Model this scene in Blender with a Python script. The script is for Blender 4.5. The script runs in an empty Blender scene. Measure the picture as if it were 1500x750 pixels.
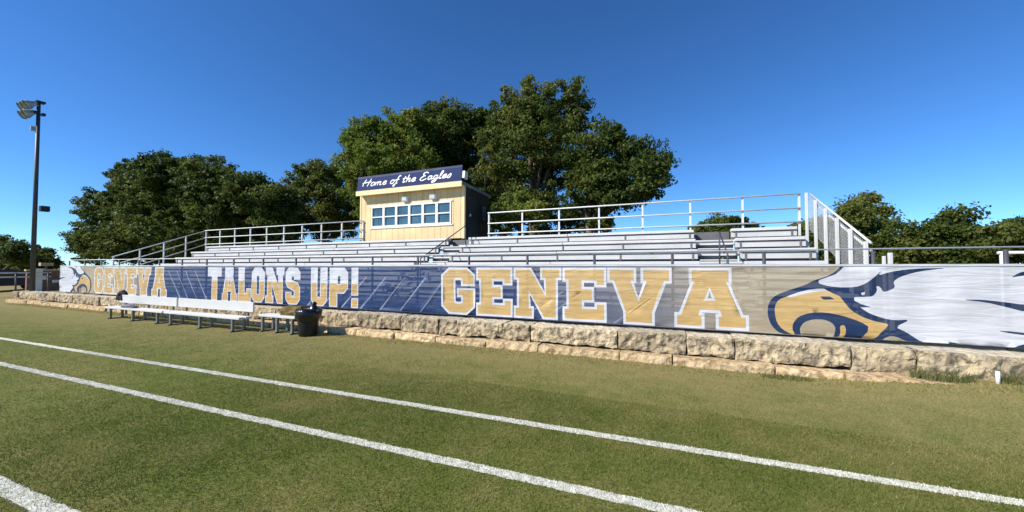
import bpy, bmesh, math, random
import numpy as np
from mathutils import Vector, Matrix, noise
from mathutils.geometry import delaunay_2d_cdt

random.seed(7)
RNG = np.random.default_rng(11)
SC = bpy.context.scene
COL = SC.collection
EYE = 1.75
FPX, CX, CY = 541.0, 750.0, 375.0            # focal length and centre of the photograph, in its pixels
YAW, PITCH = math.radians(22.75), math.atan(15.0 / 541.0)
FENCE_Y = 7.85


# ------------------------------------------------------------------ helpers
def at(px, py, Y):
    """Point on the vertical plane at depth Y that is seen at a pixel of the photograph."""
    x, y, z = (px - CX) / FPX, (CY - py) / FPX, 1.0
    up = y * math.cos(PITCH) + z * math.sin(PITCH)
    fw = z * math.cos(PITCH) - y * math.sin(PITCH)
    wx = x * math.cos(YAW) - fw * math.sin(YAW)
    wy = x * math.sin(YAW) + fw * math.cos(YAW)
    k = Y / wy
    return Vector((wx * k, Y, EYE + up * k))


def link(o, parent=None):
    COL.objects.link(o)
    if parent is not None:
        o.parent = parent
    return o


def tag(o, label=None, cat=None, group=None, kind=None):
    if label: o['label'] = label
    if cat: o['category'] = cat
    if group: o['group'] = group
    if kind: o['kind'] = kind
    return o


def thing(name, label, cat, loc=(0, 0, 0), rz=0.0, group=None):
    o = bpy.data.objects.new(name, None)
    link(o)
    o.location = loc
    o.rotation_euler = (0, 0, rz)
    return tag(o, label, cat, group)


class MB:
    def __init__(self):
        self.bm = bmesh.new()

    def box(self, x0, x1, y0, y1, z0, z1, mi=0, M=None, bev=0.0):
        r = bmesh.ops.create_cube(self.bm, size=1.0)
        T = Matrix.Translation(((x0 + x1) / 2, (y0 + y1) / 2, (z0 + z1) / 2)) @ \
            Matrix.Diagonal((x1 - x0, y1 - y0, z1 - z0, 1))
        bmesh.ops.transform(self.bm, matrix=(M @ T) if M else T, verts=r['verts'])
        fs = set(f for v in r['verts'] for f in v.link_faces)
        for f in fs: f.material_index = mi
        if bev > 0:
            es = list(set(e for v in r['verts'] for e in v.link_edges))
            bmesh.ops.bevel(self.bm, geom=es, offset=bev, segments=1, affect='EDGES')
        return self

    def tube(self, pts, rad, n=8, mi=0, caps=True):
        pts = [Vector(p) for p in pts]
        rads = rad if isinstance(rad, (list, tuple)) else [rad] * len(pts)
        rings = []
        for i, p in enumerate(pts):
            d = (pts[min(i + 1, len(pts) - 1)] - pts[max(i - 1, 0)]).normalized()
            ref = Vector((0, 0, 1)) if abs(d.z) < 0.9 else Vector((1, 0, 0))
            a = d.cross(ref).normalized()
            b = d.cross(a).normalized()
            rings.append([self.bm.verts.new(p + (a * math.cos(2 * math.pi * k / n) + b * math.sin(2 * math.pi * k / n)) * rads[i])
                          for k in range(n)])
        for i in range(len(rings) - 1):
            for k in range(n):
                f = self.bm.faces.new((rings[i][k], rings[i][(k + 1) % n], rings[i + 1][(k + 1) % n], rings[i + 1][k]))
                f.material_index = mi
                f.smooth = True
        if caps:
            self.bm.faces.new(rings[0][::-1]).material_index = mi
            self.bm.faces.new(rings[-1]).material_index = mi
        return self

    def lathe(self, prof, n=24, mi=0, M=None, fn=None):
        rings = []
        for (r, z) in prof:
            ring = []
            for k in range(n):
                a = 2 * math.pi * k / n
                p = Vector((r * math.cos(a), r * math.sin(a), z))
                if fn: p = fn(p)
                ring.append(self.bm.verts.new(M @ p if M else p))
            rings.append(ring)
        for i in range(len(rings) - 1):
            for k in range(n):
                f = self.bm.faces.new((rings[i][k], rings[i][(k + 1) % n], rings[i + 1][(k + 1) % n], rings[i + 1][k]))
                f.material_index = mi
                f.smooth = True
        return self

    def prism(self, poly, axis, a0, a1, mi=0):
        """polygon given in the two other axes (x,z for axis y; y,z for axis x), extruded along axis"""
        def mk(p, a):
            return (p[0], a, p[1]) if axis == 'y' else ((a, p[0], p[1]) if axis == 'x' else (p[0], p[1], a))
        A = [self.bm.verts.new(mk(p, a0)) for p in poly]
        B = [self.bm.verts.new(mk(p, a1)) for p in poly]
        n = len(poly)
        self.bm.faces.new(A).material_index = mi
        self.bm.faces.new(B[::-1]).material_index = mi
        for i in range(n):
            self.bm.faces.new((A[i], B[i], B[(i + 1) % n], A[(i + 1) % n])).material_index = mi
        return self

    def build(self, name, mats, parent=None, recalc=True):
        if recalc:
            bmesh.ops.recalc_face_normals(self.bm, faces=self.bm.faces)
        me = bpy.data.meshes.new(name)
        self.bm.to_mesh(me)
        self.bm.free()
        for m in (mats if isinstance(mats, (list, tuple)) else [mats]):
            me.materials.append(m)
        return link(bpy.data.objects.new(name, me), parent)


def mesh_np(name, co, nper, mat, parent=None, mats=None, mi=None):
    """mesh of separate n-gons from a flat array of corners"""
    nv = len(co)
    nf = nv // nper
    me = bpy.data.meshes.new(name)
    me.vertices.add(nv)
    me.vertices.foreach_set('co', np.asarray(co, dtype=np.float32).ravel())
    me.loops.add(nv)
    me.loops.foreach_set('vertex_index', np.arange(nv, dtype=np.int32))
    me.polygons.add(nf)
    me.polygons.foreach_set('loop_start', np.arange(0, nv, nper, dtype=np.int32))
    me.polygons.foreach_set('loop_total', np.full(nf, nper, dtype=np.int32))
    for m in (mats or [mat]): me.materials.append(m)
    if mi is not None:
        me.polygons.foreach_set('material_index', np.asarray(mi, dtype=np.int32))
    me.update(calc_edges=True)
    return link(bpy.data.objects.new(name, me), parent)


def copy_thing(o):
    c = o.copy(); COL.objects.link(c)
    for ch in list(o.children):
        d = ch.copy(); COL.objects.link(d); d.parent = c
        for g in list(ch.children):
            e = g.copy(); COL.objects.link(e); e.parent = d
    return c


# ------------------------------------------------------------------ materials
def nodes(m):
    m.use_nodes = True
    return m.node_tree.nodes, m.node_tree.links, m.node_tree.nodes['Principled BSDF']


def mat(name, col, rough=0.6, metal=0.0, var=0.12, scale=3.0, bump=0.0, bscale=40.0, spec=0.4, dark=None):
    """plain procedural material: base colour broken up by two noises, optional fine bump"""
    m = bpy.data.materials.new(name)
    N, L, P = nodes(m)
    tc = N.new('ShaderNodeTexCoord')
    nz = N.new('ShaderNodeTexNoise'); nz.inputs['Scale'].default_value = scale; nz.inputs['Detail'].default_value = 6
    L.new(tc.outputs['Object'], nz.inputs['Vector'])
    rp = N.new('ShaderNodeValToRGB')
    d = dark or tuple(c * (1 - var * 1.6) for c in col)
    h = tuple(min(1, c * (1 + var)) for c in col)
    rp.color_ramp.elements[0].color = (*d, 1); rp.color_ramp.elements[0].position = 0.3
    rp.color_ramp.elements[1].color = (*h, 1); rp.color_ramp.elements[1].position = 0.7
    L.new(nz.outputs['Fac'], rp.inputs['Fac'])
    L.new(rp.outputs['Color'], P.inputs['Base Color'])
    P.inputs['Roughness'].default_value = rough
    P.inputs['Metallic'].default_value = metal
    P.inputs['Specular IOR Level'].default_value = spec
    if bump > 0:
        n2 = N.new('ShaderNodeTexNoise'); n2.inputs['Scale'].default_value = bscale; n2.inputs['Detail'].default_value = 5
        L.new(tc.outputs['Object'], n2.inputs['Vector'])
        b = N.new('ShaderNodeBump'); b.inputs['Strength'].default_value = bump; b.inputs['Distance'].default_value = 0.02
        L.new(n2.outputs['Fac'], b.inputs['Height']); L.new(b.outputs['Normal'], P.inputs['Normal'])
    return m


def leaf_mat(name, c0, c1, c2, scale=0.55, transl=0.28, dry=False):
    m = bpy.data.materials.new(name)
    N, L, P = nodes(m)
    geo = N.new('ShaderNodeNewGeometry')
    nz = N.new('ShaderNodeTexNoise'); nz.inputs['Scale'].default_value = scale; nz.inputs['Detail'].default_value = 4
    L.new(geo.outputs['Position'], nz.inputs['Vector'])
    rp = N.new('ShaderNodeValToRGB')
    e = rp.color_ramp.elements
    e[0].position = 0.3; e[0].color = (*c0, 1)
    e[1].position = 0.72; e[1].color = (*c2, 1)
    k = e.new(0.52); k.color = (*c1, 1)
    add = N.new('ShaderNodeMath'); add.operation = 'MULTIPLY_ADD'
    add.inputs[1].default_value = 0.26; L.new(geo.outputs['Random Per Island'], add.inputs[0])
    sub = N.new('ShaderNodeMath'); sub.operation = 'SUBTRACT'; sub.inputs[1].default_value = 0.13
    L.new(nz.outputs['Fac'], add.inputs[2]); L.new(add.outputs[0], sub.inputs[0])
    fac = sub.outputs[0]
    if dry:                                       # turf grows drier towards the wall
        sp = N.new('ShaderNodeSeparateXYZ'); L.new(geo.outputs['Position'], sp.inputs[0])
        mr = N.new('ShaderNodeMapRange'); mr.inputs['From Min'].default_value = 4.0; mr.inputs['From Max'].default_value = 6.6
        mr.inputs['To Max'].default_value = .17; L.new(sp.outputs['Y'], mr.inputs['Value'])
        pl = N.new('ShaderNodeMath'); L.new(fac, pl.inputs[0]); L.new(mr.outputs[0], pl.inputs[1]); fac = pl.outputs[0]
    L.new(fac, rp.inputs['Fac'])
    L.new(rp.outputs['Color'], P.inputs['Base Color'])
    P.inputs['Roughness'].default_value = 0.55
    P.inputs['Specular IOR Level'].default_value = 0.25
    tr = N.new('ShaderNodeBsdfTranslucent'); L.new(rp.outputs['Color'], tr.inputs['Color'])
    mx = N.new('ShaderNodeMixShader'); mx.inputs[0].default_value = transl
    out = N['Material Output']
    L.new(P.outputs[0], mx.inputs[1]); L.new(tr.outputs[0], mx.inputs[2]); L.new(mx.outputs[0], out.inputs['Surface'])
    return m


M = {}
M['alu'] = mat('aluminium plank', (.62, .62, .61), .5, .05, .06, 1.5, .12, 25)
M['alu_riser'] = mat('aluminium riser board', (.54, .54, .53), .55, .05, .08, 1.2, .12, 25)
M['galv'] = mat('galvanised pipe', (.68, .69, .68), .5, .05, .08, 4)
M['post_grey'] = mat('dull galvanised post', (.075, .085, .10), .55, .3, .1, 4)
M['bracket_shade'] = mat('grey seat fittings and gap shade', (.15, .15, .155), .6, .1, .1, 5)  # also on the dark sheets that stand in for shade in the gaps
M['steel_dark'] = mat('weathered steel frame', (.12, .12, .12), .6, .2, .15, 4)
M['white'] = mat('white painted trim', (.78, .77, .73), .5, 0, .04, 4)
M['cream'] = mat('cream painted siding', (.74, .57, .31), .65, 0, .10, 1.1, .15, 60)
M['cream_trim'] = mat('pale cream trim', (.80, .65, .37), .6, 0, .04, 3)
M['groove'] = mat('siding groove', (.55, .44, .26), .8)
M['shade_wood'] = mat('brown siding with painted shade', (.032, .023, .017), .7, 0, .2, 4)  # colour darkened to carry the shade of the side away from the sun
M['door'] = mat('dark door paint', (.03, .03, .035), .5)
M['black_frame'] = mat('black metal', (.022, .022, .025), .5, .2)
M['roof'] = mat('grey metal roof', (.22, .23, .25), .45, .4)
M['navy'] = mat('navy sign vinyl', (.018, .034, .115), .7, 0, .1, 2, 0, 40, .15)
M['navy_top'] = mat('lighter navy vinyl', (.07, .085, .16), .7, 0, .2, 1.5, 0, 40, .15)
M['letter_white'] = mat('white vinyl lettering', (.80, .81, .85), .45, 0, .02)
M['bin'] = mat('black plastic bin', (.012, .012, .014), .42, 0, .2, 8)
M['bag'] = mat('black bin liner film', (.008, .008, .010), .25, 0, .2, 12, .6, 18, .6)
M['tarp'] = mat('brown olive canvas', (.17, .115, .035), .85, 0, .3, 5, .4, 20)
M['pole'] = mat('bronze grey pole paint', (.075, .076, .080), .5, .2, .12, 3)
M['lamp_body'] = mat('grey lamp housing', (.36, .38, .34), .45, .3, .15, 6)
M['lens'] = mat('lamp lens glass', (.55, .58, .58), .12, 0, .1, 6, 0, 40, .8)
M['brick'] = mat('brown brick', (.22, .12, .085), .85, 0, .25, 7, .4, 30)
M['stone_cap'] = mat('pale tan capstone', (.50, .40, .24), .8, 0, .12, 6)
M['tyre'] = mat('tyre rubber', (.02, .02, .02), .8)
M['car'] = mat('dark navy car paint', (.018, .035, .06), .3, .2, .05)
M['car_glass'] = mat('tinted car glass', (.03, .035, .04), .08, 0, .05, 3, 0, 40, .7)
M['bark'] = mat('grey brown bark', (.11, .085, .06), .9, 0, .3, 6, .8, 25)
M['dry_weed'] = leaf_mat('weed leaves', (.10, .12, .04), (.15, .165, .06), (.25, .22, .10), 6, .3)

# booth window glass: dark reflective pane
M['glass'] = mat('booth window glass', (.06, .135, .19), .10, 0, .25, 1.2, 0, 40, .6)


def banner_mat(name, col=None, see=0.10):
    """printed mesh vinyl; a little of what is behind shows through the weave"""
    m = bpy.data.materials.new(name)
    N, L, P = nodes(m)
    geo = N.new('ShaderNodeNewGeometry')
    if col is None:
        sep = N.new('ShaderNodeSeparateXYZ'); L.new(geo.outputs['Position'], sep.inputs[0])
        ma = N.new('ShaderNodeMath'); ma.operation = 'MULTIPLY_ADD'; ma.inputs[1].default_value = 1.0   # slanted print edge
        sl = N.new('ShaderNodeMath'); sl.operation = 'MULTIPLY'; sl.inputs[1].default_value = 0.55
        L.new(sep.outputs['Z'], sl.inputs[0]); L.new(sep.outputs['X'], ma.inputs[0]); L.new(sl.outputs[0], ma.inputs[2])
        nzb = N.new('ShaderNodeTexNoise'); nzb.inputs['Scale'].default_value = 1.1; nzb.inputs['Detail'].default_value = 5
        mpb = N.new('ShaderNodeMapping'); mpb.inputs['Rotation'].default_value = (0, math.radians(35), 0); mpb.inputs['Scale'].default_value = (.6, 1, 4)
        L.new(geo.outputs['Position'], mpb.inputs[0]); L.new(mpb.outputs[0], nzb.inputs['Vector'])
        ad = N.new('ShaderNodeMath'); ad.operation = 'MULTIPLY_ADD'; ad.inputs[1].default_value = 1.2
        L.new(nzb.outputs['Fac'], ad.inputs[0]); L.new(ma.outputs[0], ad.inputs[2])
        mr = N.new('ShaderNodeMapRange'); mr.inputs['From Min'].default_value = -27; mr.inputs['From Max'].default_value = 6
        L.new(ad.outputs[0], mr.inputs['Value'])
        rp = N.new('ShaderNodeValToRGB'); e = rp.color_ramp.elements
        def p(x): return (x + 1.2 + 27) / 33.0
        tan, grey, blue = (.37, .315, .225), (.19, .19, .205), (.015, .042, .130)
        e[0].position = p(-20.2); e[0].color = (*tan, 1)
        e[1].position = p(1.2); e[1].color = (*tan, 1)
        for x, c in ((-18.6, blue), (-3.4, blue), (-1.2, (.11, .125, .18)), (-.2, grey)):
            k = e.new(p(x)); k.color = (*c, 1)
        L.new(mr.outputs[0], rp.inputs['Fac'])
        src = rp.outputs['Color']
    else:
        nz = N.new('ShaderNodeTexNoise'); nz.inputs['Scale'].default_value = 2.2; nz.inputs['Detail'].default_value = 5
        L.new(geo.outputs['Position'], nz.inputs['Vector'])
        rp = N.new('ShaderNodeValToRGB')
        rp.color_ramp.elements[0].position = .3; rp.color_ramp.elements[0].color = (*[c * .88 for c in col], 1)
        rp.color_ramp.elements[1].position = .7; rp.color_ramp.elements[1].color = (*[min(1, c * 1.06) for c in col], 1)
        L.new(nz.outputs['Fac'], rp.inputs['Fac'])
        src = rp.outputs['Color']
    L.new(src, P.inputs['Base Color'])
    P.inputs['Roughness'].default_value = 0.55
    P.inputs['Specular IOR Level'].default_value = 0.25
    # wrinkles pulled across the cloth
    mp = N.new('ShaderNodeMapping'); mp.inputs['Scale'].default_value = (.55, 1, 3.2); mp.inputs['Rotation'].default_value = (0, math.radians(12), 0)
    L.new(geo.outputs['Position'], mp.inputs[0])
    n2 = N.new('ShaderNodeTexNoise'); n2.inputs['Scale'].default_value = 2.4; n2.inputs['Detail'].default_value = 4; n2.inputs['Distortion'].default_value = .8
    L.new(mp.outputs[0], n2.inputs['Vector'])
    b = N.new('ShaderNodeBump'); b.inputs['Strength'].default_value = .55; b.inputs['Distance'].default_value = .05
    L.new(n2.outputs['Fac'], b.inputs['Height']); L.new(b.outputs['Normal'], P.inputs['Normal'])
    t = N.new('ShaderNodeBsdfTransparent')
    mx = N.new('ShaderNodeMixShader'); mx.inputs[0].default_value = see
    L.new(P.outputs[0], mx.inputs[1]); L.new(t.outputs[0], mx.inputs[2])
    L.new(mx.outputs[0], N['Material Output'].inputs['Surface'])
    return m


BAN = [banner_mat('banner print field', None, .16), banner_mat('banner white ink', (.58, .60, .65), .08),
       banner_mat('banner gold ink', (.53, .36, .145), .10), banner_mat('banner navy ink', (.014, .034, .095), .10),
       banner_mat('banner tan ink', (.37, .315, .225), .12), banner_mat('banner pale blue ink', (.19, .235, .36), .12)]


def ground_mat():
    m = bpy.data.materials.new('mown grass ground')
    N, L, P = nodes(m)
    geo = N.new('ShaderNodeNewGeometry')
    def nz(s, d=6, mp=None):
        n = N.new('ShaderNodeTexNoise'); n.inputs['Scale'].default_value = s; n.inputs['Detail'].default_value = d
        n.inputs['Roughness'].default_value = .62
        L.new(geo.outputs['Position'], n.inputs['Vector']); return n
    big, mid, fine = nz(.55, 6), nz(3.2, 8), nz(45, 8)
    mpg = N.new('ShaderNodeMapping'); mpg.inputs['Scale'].default_value = (.45, 1.1, 1)
    L.new(geo.outputs['Position'], mpg.inputs[0]); L.new(mpg.outputs[0], big.inputs['Vector'])
    r1 = N.new('ShaderNodeValToRGB')
    r1.color_ramp.elements[0].position = .36; r1.color_ramp.elements[0].color = (.088, .130, .020, 1)
    r1.color_ramp.elements[1].position = .66; r1.color_ramp.elements[1].color = (.210, .192, .064, 1)
    L.new(big.outputs['Fac'], r1.inputs['Fac'])
    r2 = N.new('ShaderNodeValToRGB')
    r2.color_ramp.elements[0].position = .40; r2.color_ramp.elements[0].color = (.092, .134, .020, 1)
    r2.color_ramp.elements[1].position = .62; r2.color_ramp.elements[1].color = (.215, .200, .071, 1)
    L.new(mid.outputs['Fac'], r2.inputs['Fac'])
    m1 = N.new('ShaderNodeMix'); m1.data_type = 'RGBA'; m1.inputs[0].default_value = .45
    L.new(r1.outputs['Color'], m1.inputs[6]); L.new(r2.outputs['Color'], m1.inputs[7])
    # drier, sparser turf towards the foot of the wall
    sep = N.new('ShaderNodeSeparateXYZ'); L.new(geo.outputs['Position'], sep.inputs[0])
    wob = N.new('ShaderNodeMath'); wob.operation = 'MULTIPLY_ADD'; wob.inputs[1].default_value = 3.0
    L.new(mid.outputs['Fac'], wob.inputs[0]); L.new(sep.outputs['Y'], wob.inputs[2])
    mr = N.new('ShaderNodeMapRange'); mr.inputs['From Min'].default_value = 5.2; mr.inputs['From Max'].default_value = 9.4
    L.new(wob.outputs[0], mr.inputs['Value'])
    fac = N.new('ShaderNodeMath'); fac.operation = 'MULTIPLY'; fac.inputs[1].default_value = .9
    L.new(mr.outputs[0], fac.inputs[0])
    m2 = N.new('ShaderNodeMix'); m2.data_type = 'RGBA'; m2.inputs[7].default_value = (.290, .238, .112, 1)
    L.new(fac.outputs[0], m2.inputs[0]); L.new(m1.outputs[2], m2.inputs[6])
    r3 = N.new('ShaderNodeValToRGB')
    r3.color_ramp.elements[0].position = .3; r3.color_ramp.elements[0].color = (.55, .57, .52, 1)
    r3.color_ramp.elements[1].position = .7; r3.color_ramp.elements[1].color = (1.38, 1.35, 1.35, 1)
    L.new(fine.outputs['Fac'], r3.inputs['Fac'])
    m3 = N.new('ShaderNodeMix'); m3.data_type = 'RGBA'; m3.blend_type = 'MULTIPLY'; m3.inputs[0].default_value = 1
    L.new(m2.outputs[2], m3.inputs[6]); L.new(r3.outputs['Color'], m3.inputs[7])
    L.new(m3.outputs[2], P.inputs['Base Color'])
    P.inputs['Roughness'].default_value = .9; P.inputs['Specular IOR Level'].default_value = .1
    b = N.new('ShaderNodeBump'); b.inputs['Strength'].default_value = .5; b.inputs['Distance'].default_value = .02
    L.new(fine.outputs['Fac'], b.inputs['Height']); L.new(b.outputs['Normal'], P.inputs['Normal'])
    return m, m3


M['ground'], _ = ground_mat()
M['blade'] = leaf_mat('grass blades', (.080, .124, .018), (.152, .178, .036), (.34, .295, .115), 1.0, .35, True)
M['paint'] = mat('white field paint on turf', (.68, .68, .60), .9, 0, .15, 14, .5, 60, .1, (.44, .45, .34))
M['paint_blade'] = mat('painted grass blades', (.74, .74, .67), .85, 0, .12, 9)


def stone_mat(name, lo, mid, hi, dark):
    m = bpy.data.materials.new(name)
    N, L, P = nodes(m)
    geo = N.new('ShaderNodeNewGeometry')
    a = N.new('ShaderNodeTexNoise'); a.inputs['Scale'].default_value = 3.2; a.inputs['Detail'].default_value = 9; a.inputs['Roughness'].default_value = .72
    b = N.new('ShaderNodeTexNoise'); b.inputs['Scale'].default_value = 8; b.inputs['Detail'].default_value = 8; b.inputs['Roughness'].default_value = .7
    v = N.new('ShaderNodeTexVoronoi'); v.inputs['Scale'].default_value = 9
    for n in (a, b, v): L.new(geo.outputs['Position'], n.inputs['Vector'])
    r = N.new('ShaderNodeValToRGB'); e = r.color_ramp.elements
    e[0].position = .30; e[0].color = (*lo, 1); e[1].position = .70; e[1].color = (*hi, 1)
    k = e.new(.5); k.color = (*mid, 1)
    L.new(a.outputs['Fac'], r.inputs['Fac'])
    r2 = N.new('ShaderNodeValToRGB'); e = r2.color_ramp.elements
    e[0].position = .38; e[0].color = (1, 1, 1, 1); e[1].position = .50; e[1].color = (0, 0, 0, 1)
    L.new(b.outputs['Fac'], r2.inputs['Fac'])
    mx = N.new('ShaderNodeMix'); mx.data_type = 'RGBA'; mx.inputs[7].default_value = (*dark, 1)
    sc = N.new('ShaderNodeMath'); sc.operation = 'MULTIPLY'; sc.inputs[1].default_value = .85
    L.new(r2.outputs['Color'], sc.inputs[0]); L.new(sc.outputs[0], mx.inputs[0]); L.new(r.outputs['Color'], mx.inputs[6])
    L.new(mx.outputs[2], P.inputs['Base Color'])
    isl = N.new('ShaderNodeMapRange'); isl.inputs['To Min'].default_value = .80; isl.inputs['To Max'].default_value = 1.12
    L.new(geo.outputs['Random Per Island'], isl.inputs['Value'])
    mm = N.new('ShaderNodeVectorMath'); mm.operation = 'SCALE'
    L.new(mx.outputs[2], mm.inputs[0]); L.new(isl.outputs[0], mm.inputs['Scale']); L.new(mm.outputs[0], P.inputs['Base Color'])
    P.inputs['Roughness'].default_value = .92; P.inputs['Specular IOR Level'].default_value = .15
    bp = N.new('ShaderNodeBump'); bp.inputs['Strength'].default_value = .9; bp.inputs['Distance'].default_value = .035
    ad = N.new('ShaderNodeMath'); ad.operation = 'ADD'
    L.new(b.outputs['Fac'], ad.inputs[0]); L.new(v.outputs['Distance'], ad.inputs[1])
    L.new(ad.outputs[0], bp.inputs['Height']); L.new(bp.outputs['Normal'], P.inputs['Normal'])
    return m


M['lime_top'] = stone_mat('weathered limestone block', (.20, .17, .125), (.46, .375, .245), (.66, .54, .34), (.07, .062, .05))
M['lime_low'] = stone_mat('clean limestone block', (.46, .33, .18), (.64, .48, .28), (.70, .56, .36), (.25, .16, .08))
M['lime_ledge'] = stone_mat('smooth limestone ledge', (.46, .41, .31), (.55, .49, .37), (.62, .55, .42), (.36, .32, .25))

# ------------------------------------------------------------------ ground
def gz(x, y):
    """height of the land: flat field, terrace behind the stone wall, gentle bank beyond its left end"""
    def sm(t): t = max(0.0, min(1.0, t)); return t * t * (3 - 2 * t)
    rise = 0.22 * sm((x - 1.3) / 4.4) * sm((y - 4.6) / 2.6)
    terr = rise + (0.44 - rise) * sm((y - 7.62) / .16)
    bank = 0.28 * sm((y - 6.5) / 7.0)
    w = sm((x + 31.4) / 1.2)
    return terr * w + bank * (1 - w)


xs = sorted(set([-900, -500, -250, -120, -70] + list(np.arange(-50, -34, 2.0)) + list(np.arange(-34, -28, .4)) + list(np.arange(-28, 0, 2.0)) + list(np.arange(0, 16, .5)) + [20, 30, 60, 120, 250, 500, 900]))
ys = sorted(set([-300, -60, -20, -8, 0, 3, 4.4, 4.7, 5, 5.3, 5.6, 5.9, 6.2, 6.5, 6.8, 7, 7.2, 7.5] + list(np.arange(7.6, 7.85, .04)) + [8, 9, 10, 11, 12, 13, 14, 18, 25, 40, 80, 160, 400, 900]))
bm = bmesh.new()
gv = [[bm.verts.new((x, y, gz(x, y))) for x in xs] for y in ys]
for j in range(len(ys) - 1):
    for i in range(len(xs) - 1):
        bm.faces.new((gv[j][i], gv[j][i + 1], gv[j + 1][i + 1], gv[j + 1][i]))
for f in bm.faces: f.smooth = True
g_ = MB(); g_.bm.free(); g_.bm = bm
tag(g_.build('ground', M['ground']), kind='structure')

# ---- painted lines and turf blades
LINES = [(3.945, .112), (2.93, .108), (1.325, .125)]
SKEW = .029                                     # the field is marked out slightly askew to the wall
def blades(n, xr, yr, hmin, hmax, wid, keep):
    x = RNG.uniform(*xr, n); y = RNG.uniform(*yr, n)
    k = keep(x, y); x, y = x[k], y[k]; n = len(x)
    a = RNG.uniform(0, 2 * np.pi, n); h = RNG.uniform(hmin, hmax, n); w = wid * RNG.uniform(.6, 1.3, n)
    la = RNG.uniform(0, 2 * np.pi, n); lean = h * RNG.uniform(.1, 1.0, n)
    def sm(t): t = np.clip(t, 0, 1); return t * t * (3 - 2 * t)
    g0 = 0.22 * sm((x - 1.3) / 4.4) * sm((y - 4.6) / 2.6)
    co = np.zeros((n, 3, 3))
    co[:, 0] = np.stack([x - np.cos(a) * w, y - np.sin(a) * w, g0], 1)
    co[:, 1] = np.stack([x + np.cos(a) * w, y + np.sin(a) * w, g0], 1)
    co[:, 2] = np.stack([x + np.cos(la) * lean, y + np.sin(la) * lean, g0 + h], 1)
    return co.reshape(-1, 3)


def offline(x, y, frac=.18):
    ok = np.ones(len(x), bool)
    for (ly, lw) in LINES: ok &= ~((np.abs(y - SKEW * x - ly) < lw * .5) & (RNG.uniform(0, 1, len(x)) > frac))
    return ok
def dist(x, y): return np.hypot(x, y)
def fade(x, y):                                   # blades thin out gradually with distance from the near field
    d = np.hypot(x * .8, y)
    return offline(x, y) & (RNG.uniform(0, 1, len(x)) < np.clip((19 - d) / 13, 0, 1) ** 1.5) & (d >= 3.5)
parts_ = [blades(520000, (-8.5, 7.5), (.6, 5.0), .008, .028, .0024, lambda x, y: offline(x, y) & (RNG.uniform(0, 1, len(x)) < np.clip((8 - dist(x, y)) / 3, 0, 1))),
          blades(420000, (-24, 13), (1.0, 7.3), .007, .024, .0034, fade),
          blades(30000, (-28, 9), (6.7, 7.22), .012, .05, .006, lambda x, y: RNG.uniform(0, 1, len(x)) < (.25 + .6 * (y - 6.7)))]
tag(mesh_np('grass', np.concatenate(parts_), 3, M['blade']), 'short mown turf blades covering the playing field', 'grass', kind='stuff')
for (ly, lw) in LINES:
    
    st = np.concatenate([np.arange(-60, -14, .5), np.arange(-14, 9, .06), np.arange(9, 40, .5)])
    co = []
    e0 = np.array([noise.noise((x * 6, ly, 0)) * .018 + noise.noise((x * 24, ly, 5)) * .014 for x in st]) - lw / 2
    e1 = np.array([noise.noise((x * 6, ly, 9)) * .018 + noise.noise((x * 24, ly, 7)) * .014 for x in st]) + lw / 2
    for i in range(len(st) - 1):
        xa, xb = st[i], st[i + 1]
        co += [(xa, ly + SKEW * xa + e0[i], .004), (xb, ly + SKEW * xb + e0[i + 1], .004), (xb, ly + SKEW * xb + e1[i + 1], .004), (xa, ly + SKEW * xa + e1[i], .004)]
    strip = np.array(co)
    bl = blades(26000, (-11, 8), (ly - lw * .52, ly + lw * .52), .006, .014, .004, lambda x, y: RNG.uniform(0, 1, len(x)) < .9)
    bl[:, 1] += SKEW * bl[:, 0]
    bl4 = np.concatenate([bl.reshape(-1, 3, 3), bl.reshape(-1, 3, 3)[:, 2:3] + np.array([[[.002, 0, .0]]])], 1).reshape(-1, 3)
    mi = np.concatenate([np.zeros(len(strip) // 4), np.ones(len(bl4) // 4)])
    o = mesh_np('field_line', np.concatenate([strip, bl4]), 4, None, mats=[M['paint'], M['paint_blade']], mi=mi)
    tag(o, kind='structure')

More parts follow.
